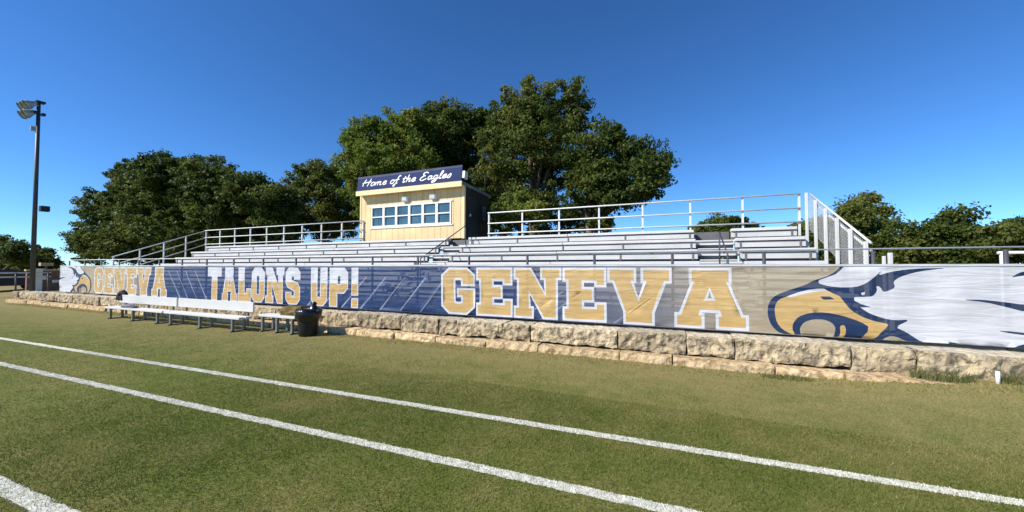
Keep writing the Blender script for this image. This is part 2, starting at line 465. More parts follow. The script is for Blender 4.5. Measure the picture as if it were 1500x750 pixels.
# ------------------------------------------------------------------ stone wall
def stone(bm, x0, x1, y0, y1, z0, z1, step, mi_face, mi_top, seed, rough):
    nx = max(3, int((x1 - x0) / step)); ny = max(2, int((y1 - y0) / step)); nzz = max(3, int((z1 - z0) / step))
    cache = {}
    def V(i, j, k):
        key = (i, j, k)
        if key in cache: return cache[key]
        u, v, w = i / nx, j / ny, k / nzz
        p = Vector((x0 + (x1 - x0) * u, y0 + (y1 - y0) * v, z0 + (z1 - z0) * w))
        q = p * 3.3 + Vector((seed, seed * 2, 0))
        d = noise.noise_vector(q) * rough + noise.noise_vector(p * 9 + Vector((seed, 0, 0))) * rough * .7 + noise.noise_vector(p * 21) * rough * .3
        d.y += rough * .8 * max(0, noise.noise(p * 6 + Vector((0, seed, 0))))
        edge = (u < .001 or u > .999)
        if edge: d.x *= .35
        if w > .999: d.z *= .35
        # rounded arrises
        rx = min(u, 1 - u) * (x1 - x0); rz = (1 - w) * (z1 - z0); ry = v * (y1 - y0)
        c = .022
        if v < .001: p.y += max(0, c - rx) * .8 + max(0, c - rz) * .7 + max(0, c - w * (z1 - z0)) * .5
        cache[key] = bm.verts.new(p + d)
        return cache[key]
    def quad(a, b, c, d, mi):
        f = bm.faces.new((a, b, c, d)); f.material_index = mi; f.smooth = False
    for i in range(nx):
        for k in range(nzz):
            quad(V(i, 0, k), V(i + 1, 0, k), V(i + 1, 0, k + 1), V(i, 0, k + 1), mi_face)
        for j in range(ny):
            quad(V(i, j, nzz), V(i + 1, j, nzz), V(i + 1, j + 1, nzz), V(i, j + 1, nzz), mi_top)
    for j in range(ny):
        for k in range(nzz):
            quad(V(0, j, k), V(0, j, k + 1), V(0, j + 1, k + 1), V(0, j + 1, k), mi_face)
            quad(V(nx, j, k), V(nx, j + 1, k), V(nx, j + 1, k + 1), V(nx, j, k + 1), mi_face)


rs = random.Random(3)
w_up, w_lo = MB(), MB()
x = -30.3
while x < 12:
    l = rs.choice((.55, .8, 1.1, 1.5, 1.9, 2.3)) * rs.uniform(.85, 1.15)
    near = x > -9
    dy = rs.uniform(-.035, .035)
    stone(w_up.bm, x, x + l - .018, 7.40 + dy, 7.98, (.165 if x < 2.6 else -.1) + rs.uniform(-.012, .012), .50 + rs.uniform(-.012, .012), .035 if near else .09, 0, 1, rs.uniform(0, 90), .042)
    x += l
x = -29.9
while x < 3.5:
    l = rs.uniform(.8, 1.7)
    near = x > -9
    sink = 0.0
    dy = rs.uniform(-.04, .05)
    stone(w_lo.bm, x, x + l - .02, 7.12 + dy, 7.55, -.12 - sink, .138 + rs.uniform(-.018, .012) - sink, .05 if near else .1, 0, 0, rs.uniform(0, 90), .024)
    x += l
wall = thing('stone_wall', 'long low retaining wall of rough limestone blocks below the banner', 'stone wall', (0, 0, 0))
w_up.build('top_course', [M['lime_top'], M['lime_ledge']], wall)
w_lo.build('footing_course', [M['lime_low']], wall)

# ------------------------------------------------------------------ fence carrying the banner
fence = thing('pipe_fence', 'grey pipe fence with evenly spaced posts standing on the limestone wall', 'fence', (0, FENCE_Y, .5))
xp = 0.10 - 1.515 * 17
posts_x = []
while xp < 7.6:
    posts_x.append(xp); xp += 1.515
for px_ in posts_x:
    MB().tube([(px_, .045, -.06), (px_, .045, 1.50)], .028, 10).build('post', M['post_grey'], fence)
x0f, x1f = posts_x[0], posts_x[-1]
MB().tube([(x0f - .02, .045, 1.535), (x1f, .045, 1.535)], .013, 8).build('top_rail', M['galv'], fence)
MB().tube([(x0f, .075, 1.24), (x1f, .075, 1.24)], .018, 8).build('middle_rail', M['galv'], fence)
MB().tube([(x0f, .075, .05), (x1f, .075, .05)], .018, 8).build('bottom_rail', M['steel_dark'], fence)

# ------------------------------------------------------------------ banner
Z0B, Z1B = .562, 1.755
XB0, XB1 = -26.35, 7.5
LET = {
 'G': ([(.22, 0), (.78, 0), (1, .15), (1, .52), (.52, .52), (.52, .40), (.66, .40), (.66, .24), (.60, .2), (.42, .2), (.36, .25), (.36, .75), (.42, .8), (.60, .8), (.66, .75), (.66, .66), (1, .66), (1, .85), (.78, 1), (.22, 1), (0, .85), (0, .15)], []),
 'E': ([(0, 0), (1, 0), (1, .31), (.82, .31), (.82, .21), (.44, .21), (.44, .39), (.70, .39), (.70, .61), (.44, .61), (.44, .79), (.82, .79), (.82, .70), (1, .70), (1, 1), (0, 1), (0, .80), (.10, .80), (.10, .20), (0, .20)], []),
 'N': ([(0, 0), (.38, 0), (.38, .17), (.31, .17), (.31, .56), (.66, 0), (.92, 0), (.92, .83), (1, .83), (1, 1), (.62, 1), (.62, .83), (.70, .83), (.70, .44), (.34, 1), (0, 1), (0, .83), (.08, .83), (.08, .17), (0, .17)], []),
 'V': ([(.28, 0), (.72, 0), (.72, .20), (.92, .80), (1, .80), (1, 1), (.58, 1), (.58, .80), (.64, .80), (.5, .40), (.36, .80), (.42, .80), (.42, 1), (0, 1), (0, .80), (.08, .80), (.28, .20)], []),
 'A': ([(0, 0), (.37, 0), (.37, .18), (.32, .18), (.35, .29), (.64, .29), (.67, .18), (.62, .18), (.62, 0), (1, 0), (1, .18), (.94, .18), (.73, .80), (.77, .80), (.77, 1), (.23, 1), (.23, .80), (.27, .80), (.06, .18), (0, .18)], [[(.41, .46), (.58, .46), (.495, .70)]]),
 'T': ([(.31, 0), (.69, 0), (.69, .76), (1, .76), (1, 1), (0, 1), (0, .76), (.31, .76)], []),
 'L': ([(0, 0), (1, 0), (1, .36), (.70, .36), (.70, .22), (.48, .22), (.48, 1), (.06, 1), (.06, .2), (0, .2)], []),
 'O': ([(.22, 0), (.78, 0), (1, .14), (1, .86), (.78, 1), (.22, 1), (0, .86), (0, .14)], [[(.42, .2), (.58, .2), (.64, .24), (.64, .76), (.58, .8), (.42, .8), (.36, .76), (.36, .24)]]),
 'S': ([(.2, 0), (.8, 0), (1, .12), (1, .46), (.85, .57), (.36, .66), (.36, .80), (.64, .80), (.64, .70), (1, .70), (1, .88), (.8, 1), (.2, 1), (0, .88), (0, .58), (.15, .47), (.64, .37), (.64, .2), (.36, .2), (.36, .30), (0, .30), (0, .12)], []),
 'U': ([(.25, 0), (.75, 0), (1, .14), (1, 1), (.64, 1), (.64, .2), (.36, .2), (.36, 1), (0, 1), (0, .14)], []),
 'P': ([(0, 0), (.40, 0), (.40, .36), (.78, .36), (1, .48), (1, .88), (.8, 1), (0, 1)], [[(.40, .56), (.64, .56), (.64, .82), (.40, .82)]]),
 '!': ([(0, .32), (1, .32), (1, 1), (0, 1)], []),
}


def area(p): return .5 * sum(p[i][0] * p[(i + 1) % len(p)][1] - p[(i + 1) % len(p)][0] * p[i][1] for i in range(len(p)))
def offset(p, d):
    """mitred offset of a simple polygon, d > 0 grows it"""
    if area(p) < 0: p = p[::-1]
    n = len(p); out = []
    for i in range(n):
        a, b, c = Vector(p[i - 1]), Vector(p[i]), Vector(p[(i + 1) % n])
        u, v = (b - a).normalized(), (c - b).normalized()
        n1, n2 = Vector((u.y, -u.x)), Vector((v.y, -v.x))
        m = n1 + n2
        if m.length < 1e-6: out.append(tuple(b + n1 * d)); continue
        m.normalize()
        k = min(1.9, 1.0 / max(.25, m.dot(n1)))
        out.append(tuple(b + m * d * k))
    return out


PART = [10]
def new_part():
    PART[0] += 1
    return PART[0]
LAYERS = []      # (polygon, material index, part id) in painting order
def paint(poly, mi, part): LAYERS.append((poly, mi, part))
def fx(px): return at(px, 400, FENCE_Y).x
def letter(ch, x0, x1, z0, z1, w, part, two=False):
    def mp(P): return [(x0 + w + (x1 - x0 - 2 * w) * p[0], z0 + w + (z1 - z0 - 2 * w) * p[1]) for p in P]
    out, holes = LET[ch]
    polys = [mp(out)] + ([mp([(0, 0), (1, 0), (1, .20), (0, .20)])] if ch == '!' else [])
    for P in polys:
        if w > 0: paint(offset(P, w), 1, part)
    for P in polys:
        if not two: paint(P, 2, part)
        else:
            zs = z0 + (z1 - z0) * .60
            q = clip(P, zs)
            for c in q: paint(c, 2, part)
    for h in holes:
        H = mp(h)
        paint(H, 1, part)
        paint(offset(H, -w * .85), 0, 0)


def clip(P, zs):
    """the part of a polygon below height zs (kept as one face; bridges along the cut are harmless)"""
    out = []
    n = len(P)
    for i in range(n):
        a, b = P[i], P[(i + 1) % n]
        if a[1] <= zs: out.append(a)
        if (a[1] - zs) * (b[1] - zs) < 0:
            t = (zs - a[1]) / (b[1] - a[1]); out.append((a[0] + (b[0] - a[0]) * t, zs))
    return [out] if len(out) > 2 else []


# pale diagonal stripes printed on the navy field
def stripe(xa, za, xb, zb, w): paint([(xa - w, za), (xa + w, za), (xb + w, zb), (xb - w, zb)], 5, 0)
for px_ in (250, 262, 275, 289):
    a = fx(px_ + 16); b = fx(px_ - 2); stripe(a, Z0B + .02, b, Z1B - .18, .026)
for px_ in (452, 474, 502, 530, 558, 588, 617):
    a = fx(px_); b = fx(px_ + 36); stripe(a, Z0B + .02, b, Z1B - .30, .030)
for px_, w in ((770, .03), (800, .03), (905, .025)):
    a = fx(px_ - 6); b = fx(px_ + 55); stripe(a, Z0B + .02, b, Z1B - .55, w)

for ch, a, b in (('G', 647.5, 697), ('E', 698.5, 751.5), ('N', 753, 823), ('E', 824.5, 888.5), ('V', 889.5, 984), ('A', 987, 1095.5)):
    letter(ch, fx(a), fx(b), .578, 1.722, .050, new_part())
LX0, LX1 = fx(139.5), fx(246.5)
RX0, RX1 = fx(647.5), fx(1095.5)
for ch, a, b in (('G', 647.5, 697), ('E', 698.5, 751.5), ('N', 753, 823), ('E', 824.5, 888.5), ('V', 889.5, 984), ('A', 987, 1095.5)):
    f = lambda p: LX0 + (fx(p) - RX0) / (RX1 - RX0) * (LX1 - LX0)
    letter(ch, f(a), f(b), .578, 1.722, .055, new_part())
for ch, a, b in (('T', 306, 326.3), ('A', 327, 348.8), ('L', 350, 369.3), ('O', 370.3, 389.2), ('N', 390.5, 418.3), ('S', 420, 441.2), ('U', 457, 481), ('P', 484, 511.3), ('!', 516, 526)):
    letter(ch, fx(a), fx(b), .585, 1.715, .030, new_part(), True)

# eagle heads; outline points are measured in an enlarged view of the photograph and laid on the cloth plane
def smooth_poly(P, it=1):
    for _ in range(it):
        Q = []
        for i in range(len(P)):
            a, b = P[i], P[(i + 1) % len(P)]
            Q += [(a[0] * .78 + b[0] * .22, a[1] * .78 + b[1] * .22), (a[0] * .22 + b[0] * .78, a[1] * .22 + b[1] * .78)]
        P = Q
    return P
EAGLE = [
 (3, [(500, 64), (440, 122), (338, 153), (300, 176), (215, 203), (140, 230), (104, 258), (88, 300), (89, 345), (107, 395), (140, 430), (190, 460), (250, 490), (960, 540), (965, 515), (860, 440), (790, 405), (900, 360), (700, 64)]),
 (2, [(200, 238), (290, 212), (385, 200), (440, 212), (478, 232), (508, 272), (540, 312), (600, 350), (680, 378), (752, 390), (735, 412), (700, 445), (655, 505), (585, 505), (650, 412), (600, 380), (500, 345), (400, 326), (320, 330), (258, 350), (228, 385), (224, 420), (240, 450), (215, 444), (170, 420), (140, 385), (127, 330), (130, 290), (150, 258)]),
 (1, [(190, 241), (290, 207), (385, 195), (436, 208), (385, 210), (300, 222), (215, 246)]),
 (3, [(375, 240), (430, 240), (455, 256), (395, 258)]),
 (4, [(265, 412), (290, 380), (340, 365), (400, 366), (442, 385), (462, 412), (455, 445), (445, 490), (290, 490), (270, 445)]),
 (2, [(484, 400), (510, 396), (520, 430), (500, 492), (462, 492), (488, 445)]),
 (4, [(690, 505), (725, 468), (765, 455), (815, 468), (890, 515), (840, 515)]),
 (1, [(515, 60), (1700, 60), (1700, 600), (1500, 590), (960, 535), (975, 520), (900, 470), (840, 432), (785, 407), (870, 366), (780, 370), (720, 360), (640, 331), (592, 298), (560, 262), (566, 232), (500, 222), (430, 198), (352, 158), (430, 131), (475, 112)]),
 (3, [(345, 158), (400, 180), (480, 191), (570, 190), (622, 172), (665, 142), (715, 95), (692, 127), (760, 105), (850, 92), (950, 86), (1075, 85), (960, 97), (880, 112), (808, 135), (775, 160), (788, 192), (745, 212), (722, 216), (706, 188), (684, 182), (690, 210), (665, 240), (620, 243), (575, 243), (530, 250), (470, 235), (400, 200)]),
 (1, [(600, 221), (622, 216), (618, 232), (604, 233)]),
 (3, [(560, 262), (600, 282), (655, 298), (600, 300), (570, 285)]),
 (3, [(1140, 257), (1250, 257), (1360, 268), (1500, 287), (1700, 330), (1700, 390), (1500, 326), (1400, 300), (1280, 272)]),
 (3, [(1340, 427), (1420, 431), (1500, 440), (1700, 470), (1700, 490), (1500, 453), (1420, 443)]),
 (3, [(1060, 485), (1130, 497), (1230, 533), (1330, 552), (1330, 585), (1170, 525)]),
 (3, [(1390, 590), (1390, 548), (1450, 512), (1500, 500), (1700, 480), (1700, 600)]),
 (3, [(1420, 138), (1462, 111), (1500, 102), (1700, 70), (1700, 105), (1500, 125), (1450, 132)]),
]
def eagle(part, mirror_c=None):
    for mi, P in EAGLE:
        Q = []
        for (cx, cy) in (smooth_poly(P) if len(P) > 5 else P):
            p = at(1100 + min(cx, 1500) / 3.75, 370 + cy / 3.75, FENCE_Y)
            X = p.x + max(0, cx - 1500) * .014
            Q.append((X if mirror_c is None else mirror_c - X, p.z))
        paint(Q, mi, part)
eagle(4)
eagle(5, -21.62)


def build_banner():
    verts, faces = [], []
    nx, nz_ = 300, 12
    for P, mi, part in LAYERS:
        i0 = len(verts)
        # cut to the cloth
        for (x, z) in P:
            verts.append(Vector((min(max(x, XB0 + .01), XB1 - .01), min(max(z, Z0B + .006), Z1B - .006))))
        faces.append(list(range(i0, len(verts))))
    base = len(LAYERS)
    i0 = len(verts)
    verts += [Vector((XB0, Z0B)), Vector((XB1, Z0B)), Vector((XB1, Z1B)), Vector((XB0, Z1B))]
    faces.append([i0, i0 + 1, i0 + 2, i0 + 3])
    for i in range(1, nx):
        for k in range(1, nz_):
            verts.append(Vector((XB0 + (XB1 - XB0) * (i + (k % 2) * .5) / nx, Z0B + (Z1B - Z0B) * k / nz_)))
    V, E, F, ov, oe, of = delaunay_2d_cdt(verts, [], faces, 1, 1e-5)
    VA = np.array([(v.x, v.y) for v in V])
    cen = np.array([VA[list(f)].mean(0) for f in F])
    top = np.full(len(F), -1)
    for li, (P, mi, part) in enumerate(LAYERS):           # which print layer lies on top at each small face
        inside = np.zeros(len(F), bool)
        for i in range(len(P)):
            (xa, za), (xb, zb) = P[i - 1], P[i]
            c = ((za > cen[:, 1]) != (zb > cen[:, 1]))
            with np.errstate(divide='ignore', invalid='ignore'):
                xi = xa + (cen[:, 1] - za) / (zb - za) * (xb - xa) if zb != za else np.full(len(F), 1e9)
            inside ^= c & (cen[:, 0] < xi)
        top[inside] = li
    groups = {}
    for f, t in zip(F, top):
        mi, part = (LAYERS[t][1], LAYERS[t][2]) if t >= 0 else (0, 0)
        groups.setdefault(part, []).append((f, mi))
    def wave(x, z):
        t = (z - Z0B) / (Z1B - Z0B)
        return (noise.noise((x * 1.1, z * 1.6, 3)) * .022 + noise.noise((x * 3.1 + z * 1.2, z * 3.0, 8)) * .010) * (.35 + 1.0 * math.sin(math.pi * min(1, max(0, t)))) 
    ban = thing('banner', 'long printed mesh banner in navy gold and tan tied along the fence', 'banner', (0, FENCE_Y - .03, 0))
    names = {0: ('cloth', None), 4: ('emblem', 'big eagle head facing left'), 5: ('emblem', 'eagle head facing right at the far end of the banner')}
    for k in range(11, PART[0] + 1): names[k] = ('letter', None)
    for part, fl in sorted(groups.items()):
        used = {}
        vs, fs, ms = [], [], []
        for f, mi in fl:
            for i in f:
                if i not in used:
                    used[i] = len(vs); vs.append((V[i].x, wave(V[i].x, V[i].y), V[i].y))
            fs.append([used[i] for i in f]); ms.append(mi)
        me = bpy.data.meshes.new(names[part][0])
        me.from_pydata(vs, [], fs)
        for m in BAN: me.materials.append(m)
        me.polygons.foreach_set('material_index', ms)
        me.polygons.foreach_set('use_smooth', [True] * len(ms))
        me.update()
        o = link(bpy.data.objects.new(names[part][0], me), ban)
        if names[part][1]: o['label'] = names[part][1]
    h = MB()
    h.box(XB0, XB1, -.012, .012, Z1B - .004, Z1B + .030)
    h.build('hem', BAN[1], ban)
build_banner()

# ------------------------------------------------------------------ bleachers
BX0, BX1 = -23.2, 3.25            # seat ends
ROWS, RUN, RISE = 6, .676, .318
SEAT_Y, SEAT_Z = 8.85, 1.235
AISLES = [(-7.75, -6.85), (.75, 1.70)]
bl = thing('bleachers', 'wide aluminium grandstand of stepped plank rows behind the banner', 'bleachers', (0, 0, 0))
segs = []
edges = [BX0] + [v for a in sorted(AISLES) for v in a] + [BX1]
for i in range(0, len(edges), 2): segs.append((edges[i], edges[i + 1]))
for r in range(ROWS):
    y = SEAT_Y + RUN * r
    z = SEAT_Z + RISE * r
    for (a, b) in segs:
        s = MB()
        n = max(1, round((b - a) / 4.6))
        for k in range(n):                                # plank lengths butt with a joint
            s.box(a + (b - a) * k / n + .006, a + (b - a) * (k + 1) / n - .006, y - .135, y + .135, z - .080 + (k % 2) * .003, z + (k % 2) * .003, bev=.008)
        s.build('seat_plank', M['alu'], bl)
    zf = z - .43
    f = MB()
    ya, yb = (y - RUN + .15, y - .115) if r else (8.02, y - .115)
    f.box(BX0, BX1, ya, (ya + yb) / 2 - .006, zf - .05, zf, bev=.006)
    f.box(BX0, BX1, (ya + yb) / 2 + .006, yb, zf - .05, zf, bev=.006)
    f.build('foot_plank', M['alu'], bl)
    q = MB()
    n = 6
    for k in range(n):
        xa_, xb_ = BX0 + (BX1 - BX0) * k / n, BX0 + (BX1 - BX0) * (k + 1) / n
        q.box(xa_ + .008, xb_ - .008, y - .105, y - .085, zf + .006, zf + .115, bev=.004)
    for (a, b) in segs:
        q.box(a, b, y - .085, y - .065, zf + .182, zf + .322, bev=.004)
        q.box(a, b, y + .02, y + .04, zf + .002, zf + .345, mi=1)  # dark sheet added as the shade seen between the boards
    for (a, b) in AISLES:
        q.box(a + .002, b - .002, y + .24, y + .26, zf + .002, zf + .376, mi=1)  # dark sheet added as the shade inside the open aisle
    for (a, b) in segs:
        n = round((b - a) / 1.85)
        for k in range(n + 1):                            # seat brackets
            xb = a + .12 + (b - a - .24) * k / n
            q.box(xb - .018, xb + .018, y - .105, y - .088, zf + .15, zf + .349, mi=1)
    q.build('riser_board', [M['alu_riser'], M['bracket_shade']], bl)
for (a, b) in AISLES:
    for r in range(1, ROWS):
        y = SEAT_Y + RUN * (r - 1) ; z = SEAT_Z + RISE * (r - 1) - .43
        MB().box(a + .05, b - .05, y - .10, y + .20, z + .135, z + .165, bev=.005).build('aisle_step', M['alu'], bl)
    if a < -10: continue
    mid = (a + b) / 2
    hr = MB()
    p = [(mid, SEAT_Y + RUN * r - .3, SEAT_Z + RISE * r - .43) for r in (1, 3)] if a > 0 else [(b - .02, SEAT_Y + RUN * r - .3, SEAT_Z + RISE * r - .43) for r in (1, 5)]
    for q in p: hr.tube([q, Vector(q) + Vector((0, 0, .86))], .018, 8)
    hr.tube([Vector(q) + Vector((0, 0, .86)) for q in p], .018, 8)
    hr.build('aisle_handrail', M['post_grey'], bl)
# under-frames
n = 16
for k in range(n):
    x = BX0 + .15 + (BX1 - BX0 - .3) * k / (n - 1)
    s = MB()
    s.tube([(x, 8.1, .72), (x, SEAT_Y + RUN * 5 + .15, .72 + RISE * 5.4)], .035, 6)
    for y in (8.15, 9.6, 11.1, 12.5):
        s.tube([(x, y, .40), (x, y, .72 + max(0, (y - 8.1)) / RUN * RISE - .0)], .032, 6)
    s.tube([(x, 8.15, .50), (x, 12.5, .50)], .028, 6)
    s.tube([(x, 9.6, .50), (x, 12.5, 2.2)], .022, 6)
    s.build('support_frame', M['steel_dark'], bl)

ZB = 3.77
def guard(name, pts, posts, zs, foot, prad=.026, label=None):
    """rail set: pts = the two ends of the top rail, posts = fractions along it"""
    g = bpy.data.objects.new(name, None); link(g, bl)
    if label: g['label'] = label
    A, B = Vector(pts[0]), Vector(pts[1])
    for dz in zs:
        MB().tube([A + Vector((0, 0, -dz)), B + Vector((0, 0, -dz))], .023, 8).build('rail', M['galv'], g)
    for t in posts:
        p = A.lerp(B, t)
        MB().box(p.x - prad, p.x + prad, p.y + .026, p.y + .026 + 2 * prad, p.z - foot, p.z + .01).build('post', M['galv'], g)
    return g
YB = SEAT_Y + RUN * 5 + .30      # back rail line, 12.53
def fr(x0, x1, step): 
    n = max(1, round(abs(x1 - x0) / step)); return [(i + .02 if i == 0 else (i - .02 if i == n else i)) / n for i in range(n + 1)]
guard('back_guard_rail', [(-6.25, YB, ZB), (3.45, YB, ZB)], fr(-6.25, 3.45, 1.4), (0, .40, .78), 1.25)
guard('back_guard_rail', [(-24.1, YB, ZB), (-12.45, YB, ZB)], fr(-24.1, -12.45, 1.35), (0, .40, .78), 1.25)

def chain_link(xc, y0, y1, ztop0, ztop1, h, name, parent):
    """diamond wire mesh on the sloping side panel (plane x = xc)"""
    m = MB()
    L_, s = y1 - y0, .07
    k = -h
    def top(y): return ztop0 + (ztop1 - ztop0) * (y - y0) / L_
    while k < L_:
        for d in (1, -1):
            pts = []
            for i in (0, 1):
                t = i * h
                u = k + (t if d == 1 else h - t)
                pts.append([u, t])
            (u0, t0), (u1, t1) = pts
            # clip along the run
            def at_u(u): return t0 + (t1 - t0) * (u - u0) / (u1 - u0)
            lo, hi = min(u0, u1), max(u0, u1)
            a, b = max(lo, 0), min(hi, L_)
            if b - a > .02:
                P = []
                for u in (a, b):
                    y = y0 + u
                    P.append((xc, y, top(y) - .06 - h + at_u(u)))
                m.tube(P, .0028, 3, caps=False)
        k += s
    return m.build(name, M['galv'], parent)

for (xc, ya, yb, nm) in ((3.66, 9.30, YB, 'right'), (-24.1, 8.75, YB, 'left')):
    za = 1.75 + .47 + (.0 if nm == 'right' else -.02)
    if nm == 'right':
        g = guard('side_guard_rail', [(xc, ya, za), (xc, yb, ZB)], [0, .2, .4, .6, .8, 1.0], (.02, .17), .0, .0)
        for ch in [c for c in g.children if c.name.startswith('post')]: bpy.data.objects.remove(ch)
        for i in range(6):
            t = i / 5; y = ya + (yb - ya) * t; z = za + (ZB - za) * t
            w = .032
            MB().box(xc - .05 - 2 * w, xc - .05, y - .03, y + .03, max(.44, z - 2.2), z + .012, bev=.006).build('post', M['alu'], g)
        chain_link(xc - .03, ya, yb, za, ZB, .95, 'mesh_panel', g)
    else:
        g = guard('side_guard_rail', [(xc, ya, za), (xc, yb, ZB)], [0, .25, .5, .75, 1.0], (.02, .42, .8), 1.25, .026)
        pass

# ramp handrail at the right end of the stand
rh = thing('ramp_handrail', 'short grey pipe handrail beside the right end of the bleachers', 'handrail', (5.2, 9.0, .44))
for xx in (.05, 1.6, 3.1):
    MB().tube([(xx, 0, 0), (xx, 0, 1.53)], .030, 8).build('post', M['galv'], rh)
MB().tube([(0, 0, 1.54), (3.2, 0, 1.54)], .026, 8).build('top_rail', M['galv'], rh)
MB().tube([(0, 0, .95), (3.2, 0, .95)], .022, 8).build('middle_rail', M['galv'], rh)
gp = thing('gate_post', 'pair of short white channel posts at the foot of the bleacher side rail', 'post', (3.74, 9.05, .44))
MB().box(-.02, .02, -.03, .03, 0, 1.50, bev=.006).build('channel', M['alu'], gp)
MB().box(.06, .12, -.03, .03, 0, 1.56, bev=.006).build('channel', M['alu'], gp)

# ------------------------------------------------------------------ press box
PX0, PX1, PY0, PY1 = -12.69, -7.32, 12.62, 14.7
PZ0, PZ1 = 2.86, 4.90
pb = thing('press_box', 'cream sided press box with a row of six windows above the bleachers', 'press box', (PX0, PY0, PZ0))
Wd, Dp, Ht = PX1 - PX0, PY1 - PY0, PZ1 - PZ0
# window openings (x along the front, z)
wx0, wx1, wz0, wz1 = .67, 4.77, .58, 1.50
fw = MB()
def siding(x0, x1, z0, z1):
    fw.box(x0, x1, .020, .09, z0, z1, mi=1)
    k = math.floor(x0 / .305)
    while k * .305 < x1:
        a, b = max(x0, k * .305 + .006), min(x1, (k + 1) * .305 - .006)
        if b - a > .02: fw.box(a, b, 0, .0195, z0, z1, mi=0)
        k += 1
siding(.06, Wd - .08, 0, wz0); siding(.06, Wd - .08, wz1, Ht)
siding(.06, wx0, wz0, wz1); siding(wx1, Wd - .08, wz0, wz1)
fw.build('front_wall', [M['cream'], M['groove']], pb)
MB().box(-.005, .058, -.014, .09, -.02, Ht).build('corner_board', M['cream_trim'], pb)
MB().box(Wd - .078, Wd + .004, -.014, .09, -.02, Ht).build('corner_board', M['cream_trim'], pb)
sw = MB()
sw.box(Wd - .08, Wd, .092, .35, 0, Ht + .05); sw.box(Wd - .08, Wd, 1.2, Dp, 0, Ht + .05); sw.box(Wd - .08, Wd, .35, 1.2, 1.78, Ht + .05)
sw.build('side_wall', M['shade_wood'], pb)  # right side in shadow, its shade put into the colour
MB().box(0, .08, .092, Dp, 0, Ht + .05).build('side_wall', M['cream'], pb)
MB().box(.08, Wd - .08, Dp - .08, Dp, 0, Ht + .05).build('back_wall', M['shade_wood'], pb)
MB().box(0, Wd, .092, Dp, -.12, -.002).build('floor', M['shade_wood'], pb)
dr = MB().box(Wd - .055, Wd - .02, .36, 1.19, .02, 1.77).build('door', M['door'], pb)
MB().box(Wd - .02, Wd + .05, .42, .46, .9, 1.0).build('handle', M['galv'], dr)
sdw = MB()
sdw.box(Wd + .001, Wd + .03, 1.42, 1.48, .8, 1.55); sdw.box(Wd + .001, Wd + .03, 1.86, 1.92, .8, 1.55); sdw.box(Wd + .001, Wd + .03, 1.48, 1.86, 1.49, 1.55); sdw.box(Wd + .001, Wd + .03, 1.48, 1.86, .8, .86)
sdo = sdw.build('side_window', M['shade_wood'], pb)
MB().box(Wd + .001, Wd + .012, 1.481, 1.859, .861, 1.489).build('pane', M['glass'], sdo)
nw = 6
ww = (wx1 - wx0) / nw
for k in range(nw):
    a, b = wx0 + ww * k, wx0 + ww * (k + 1)
    f = MB()
    t = .055
    zc = (wz0 + wz1) / 2
    f.box(a, a + t, -.03, .06, wz0, wz1); f.box(b - t, b, -.03, .06, wz0, wz1)
    f.box(a + t, b - t, -.028, .058, wz0, wz0 + t + .02); f.box(a + t, b - t, -.028, .058, wz1 - t, wz1)
    f.box(a + t, b - t, -.020, .055, zc - .025, zc + .025)
    w = f.build('window', M['white'], pb)
    MB().box(a + t, b - t, .030, .042, wz0 + t + .02, zc - .025).build('pane', M['glass'], w)
    MB().box(a + t, b - t, .018, .030, zc + .025, wz1 - t).build('pane', M['glass'], w)
MB().box(wx0 - .07, wx1 + .07, -.036, -.0005, wz0 - .05, wz0 - .001).build('sill', M['white'], pb)
MB().box(wx0 - .07, wx1 + .07, -.034, -.0005, wz1 + .001, wz1 + .04).build('window_head', M['white'], pb)
# shed roof falling to the back, with a deep front fascia
rf = MB()
rf.prism([(-.30, Ht + .02), (Dp + .15, Ht - .10), (Dp + .15, Ht + .02), (-.30, Ht + .14)], 'x', .06, Wd + .08)
rf.build('roof', M['roof'], pb)
MB().box(.06, Wd + .06, -.33, -.303, Ht - .06, Ht + .145).build('fascia', M['cream_trim'], pb)
MB().box(.08, Wd + .04, -.30, -.016, Ht - .005, Ht + .017).build('soffit', M['cream'], pb)
for xx in (2.55, 3.95):
    L_ = MB()
    L_.box(xx - .13, xx + .13, -.14, -.002, wz1 + .12, wz1 + .32)
    wl = L_.build('floodlight', M['white'], pb)
    MB().box(xx - .11, xx + .11, -.155, -.141, wz1 + .14, wz1 + .30).build('lens', M['lens'], wl)
# roof rail and posts behind
rr = MB()
for xx in (Wd - 1.4, Wd - .1):
    rr.tube([(xx, Dp - .1, Ht), (xx, Dp - .1, Ht + .95)], .02, 6)
rr.tube([(Wd - 1.4, Dp - .1, Ht + .93), (Wd - .1, Dp - .1, Ht + .93)], .018, 6)
rr.tube([(Wd - .1, .6, Ht + .5), (Wd - .1, Dp - .1, Ht + .5)], .018, 6)
rr.build('roof_rail', M['black_frame'], pb)
# stilts and the landing outside the door
for xx in (.15, Wd / 2, Wd - .15):
    for yy in (.2, Dp - .15):
        MB().box(xx - .06, xx + .06, yy - .06, yy + .06, -2.46, -.121).build('stilt', M['steel_dark'], pb)
MB().box(Wd + .002, Wd + 1.0, .1, Dp, -.12, -.06).build('landing', M['steel_dark'], pb)

# sign standing along the front of the roof, tilted back
SH = .64
sg = thing('rooftop_sign', 'navy sign reading Home of the Eagles in white script on the press box roof', 'sign', (PX0 + .10, PY0 - .30, PZ1 + .150))
sg.rotation_euler = (math.radians(-8), 0, 0)
SW = Wd - .06
MB().box(0, SW, -.02, .02, 0, SH).build('board', M['navy'], sg)
MB().box(0, SW, -.026, -.0205, SH - .10, SH - .001).build('upper_band', M['navy_top'], sg)  # lighter navy strip along the top of the board
MB().box(SW + .001, SW + .12, .0, .25, .12, .40).build('end_bracket', M['alu'], sg)
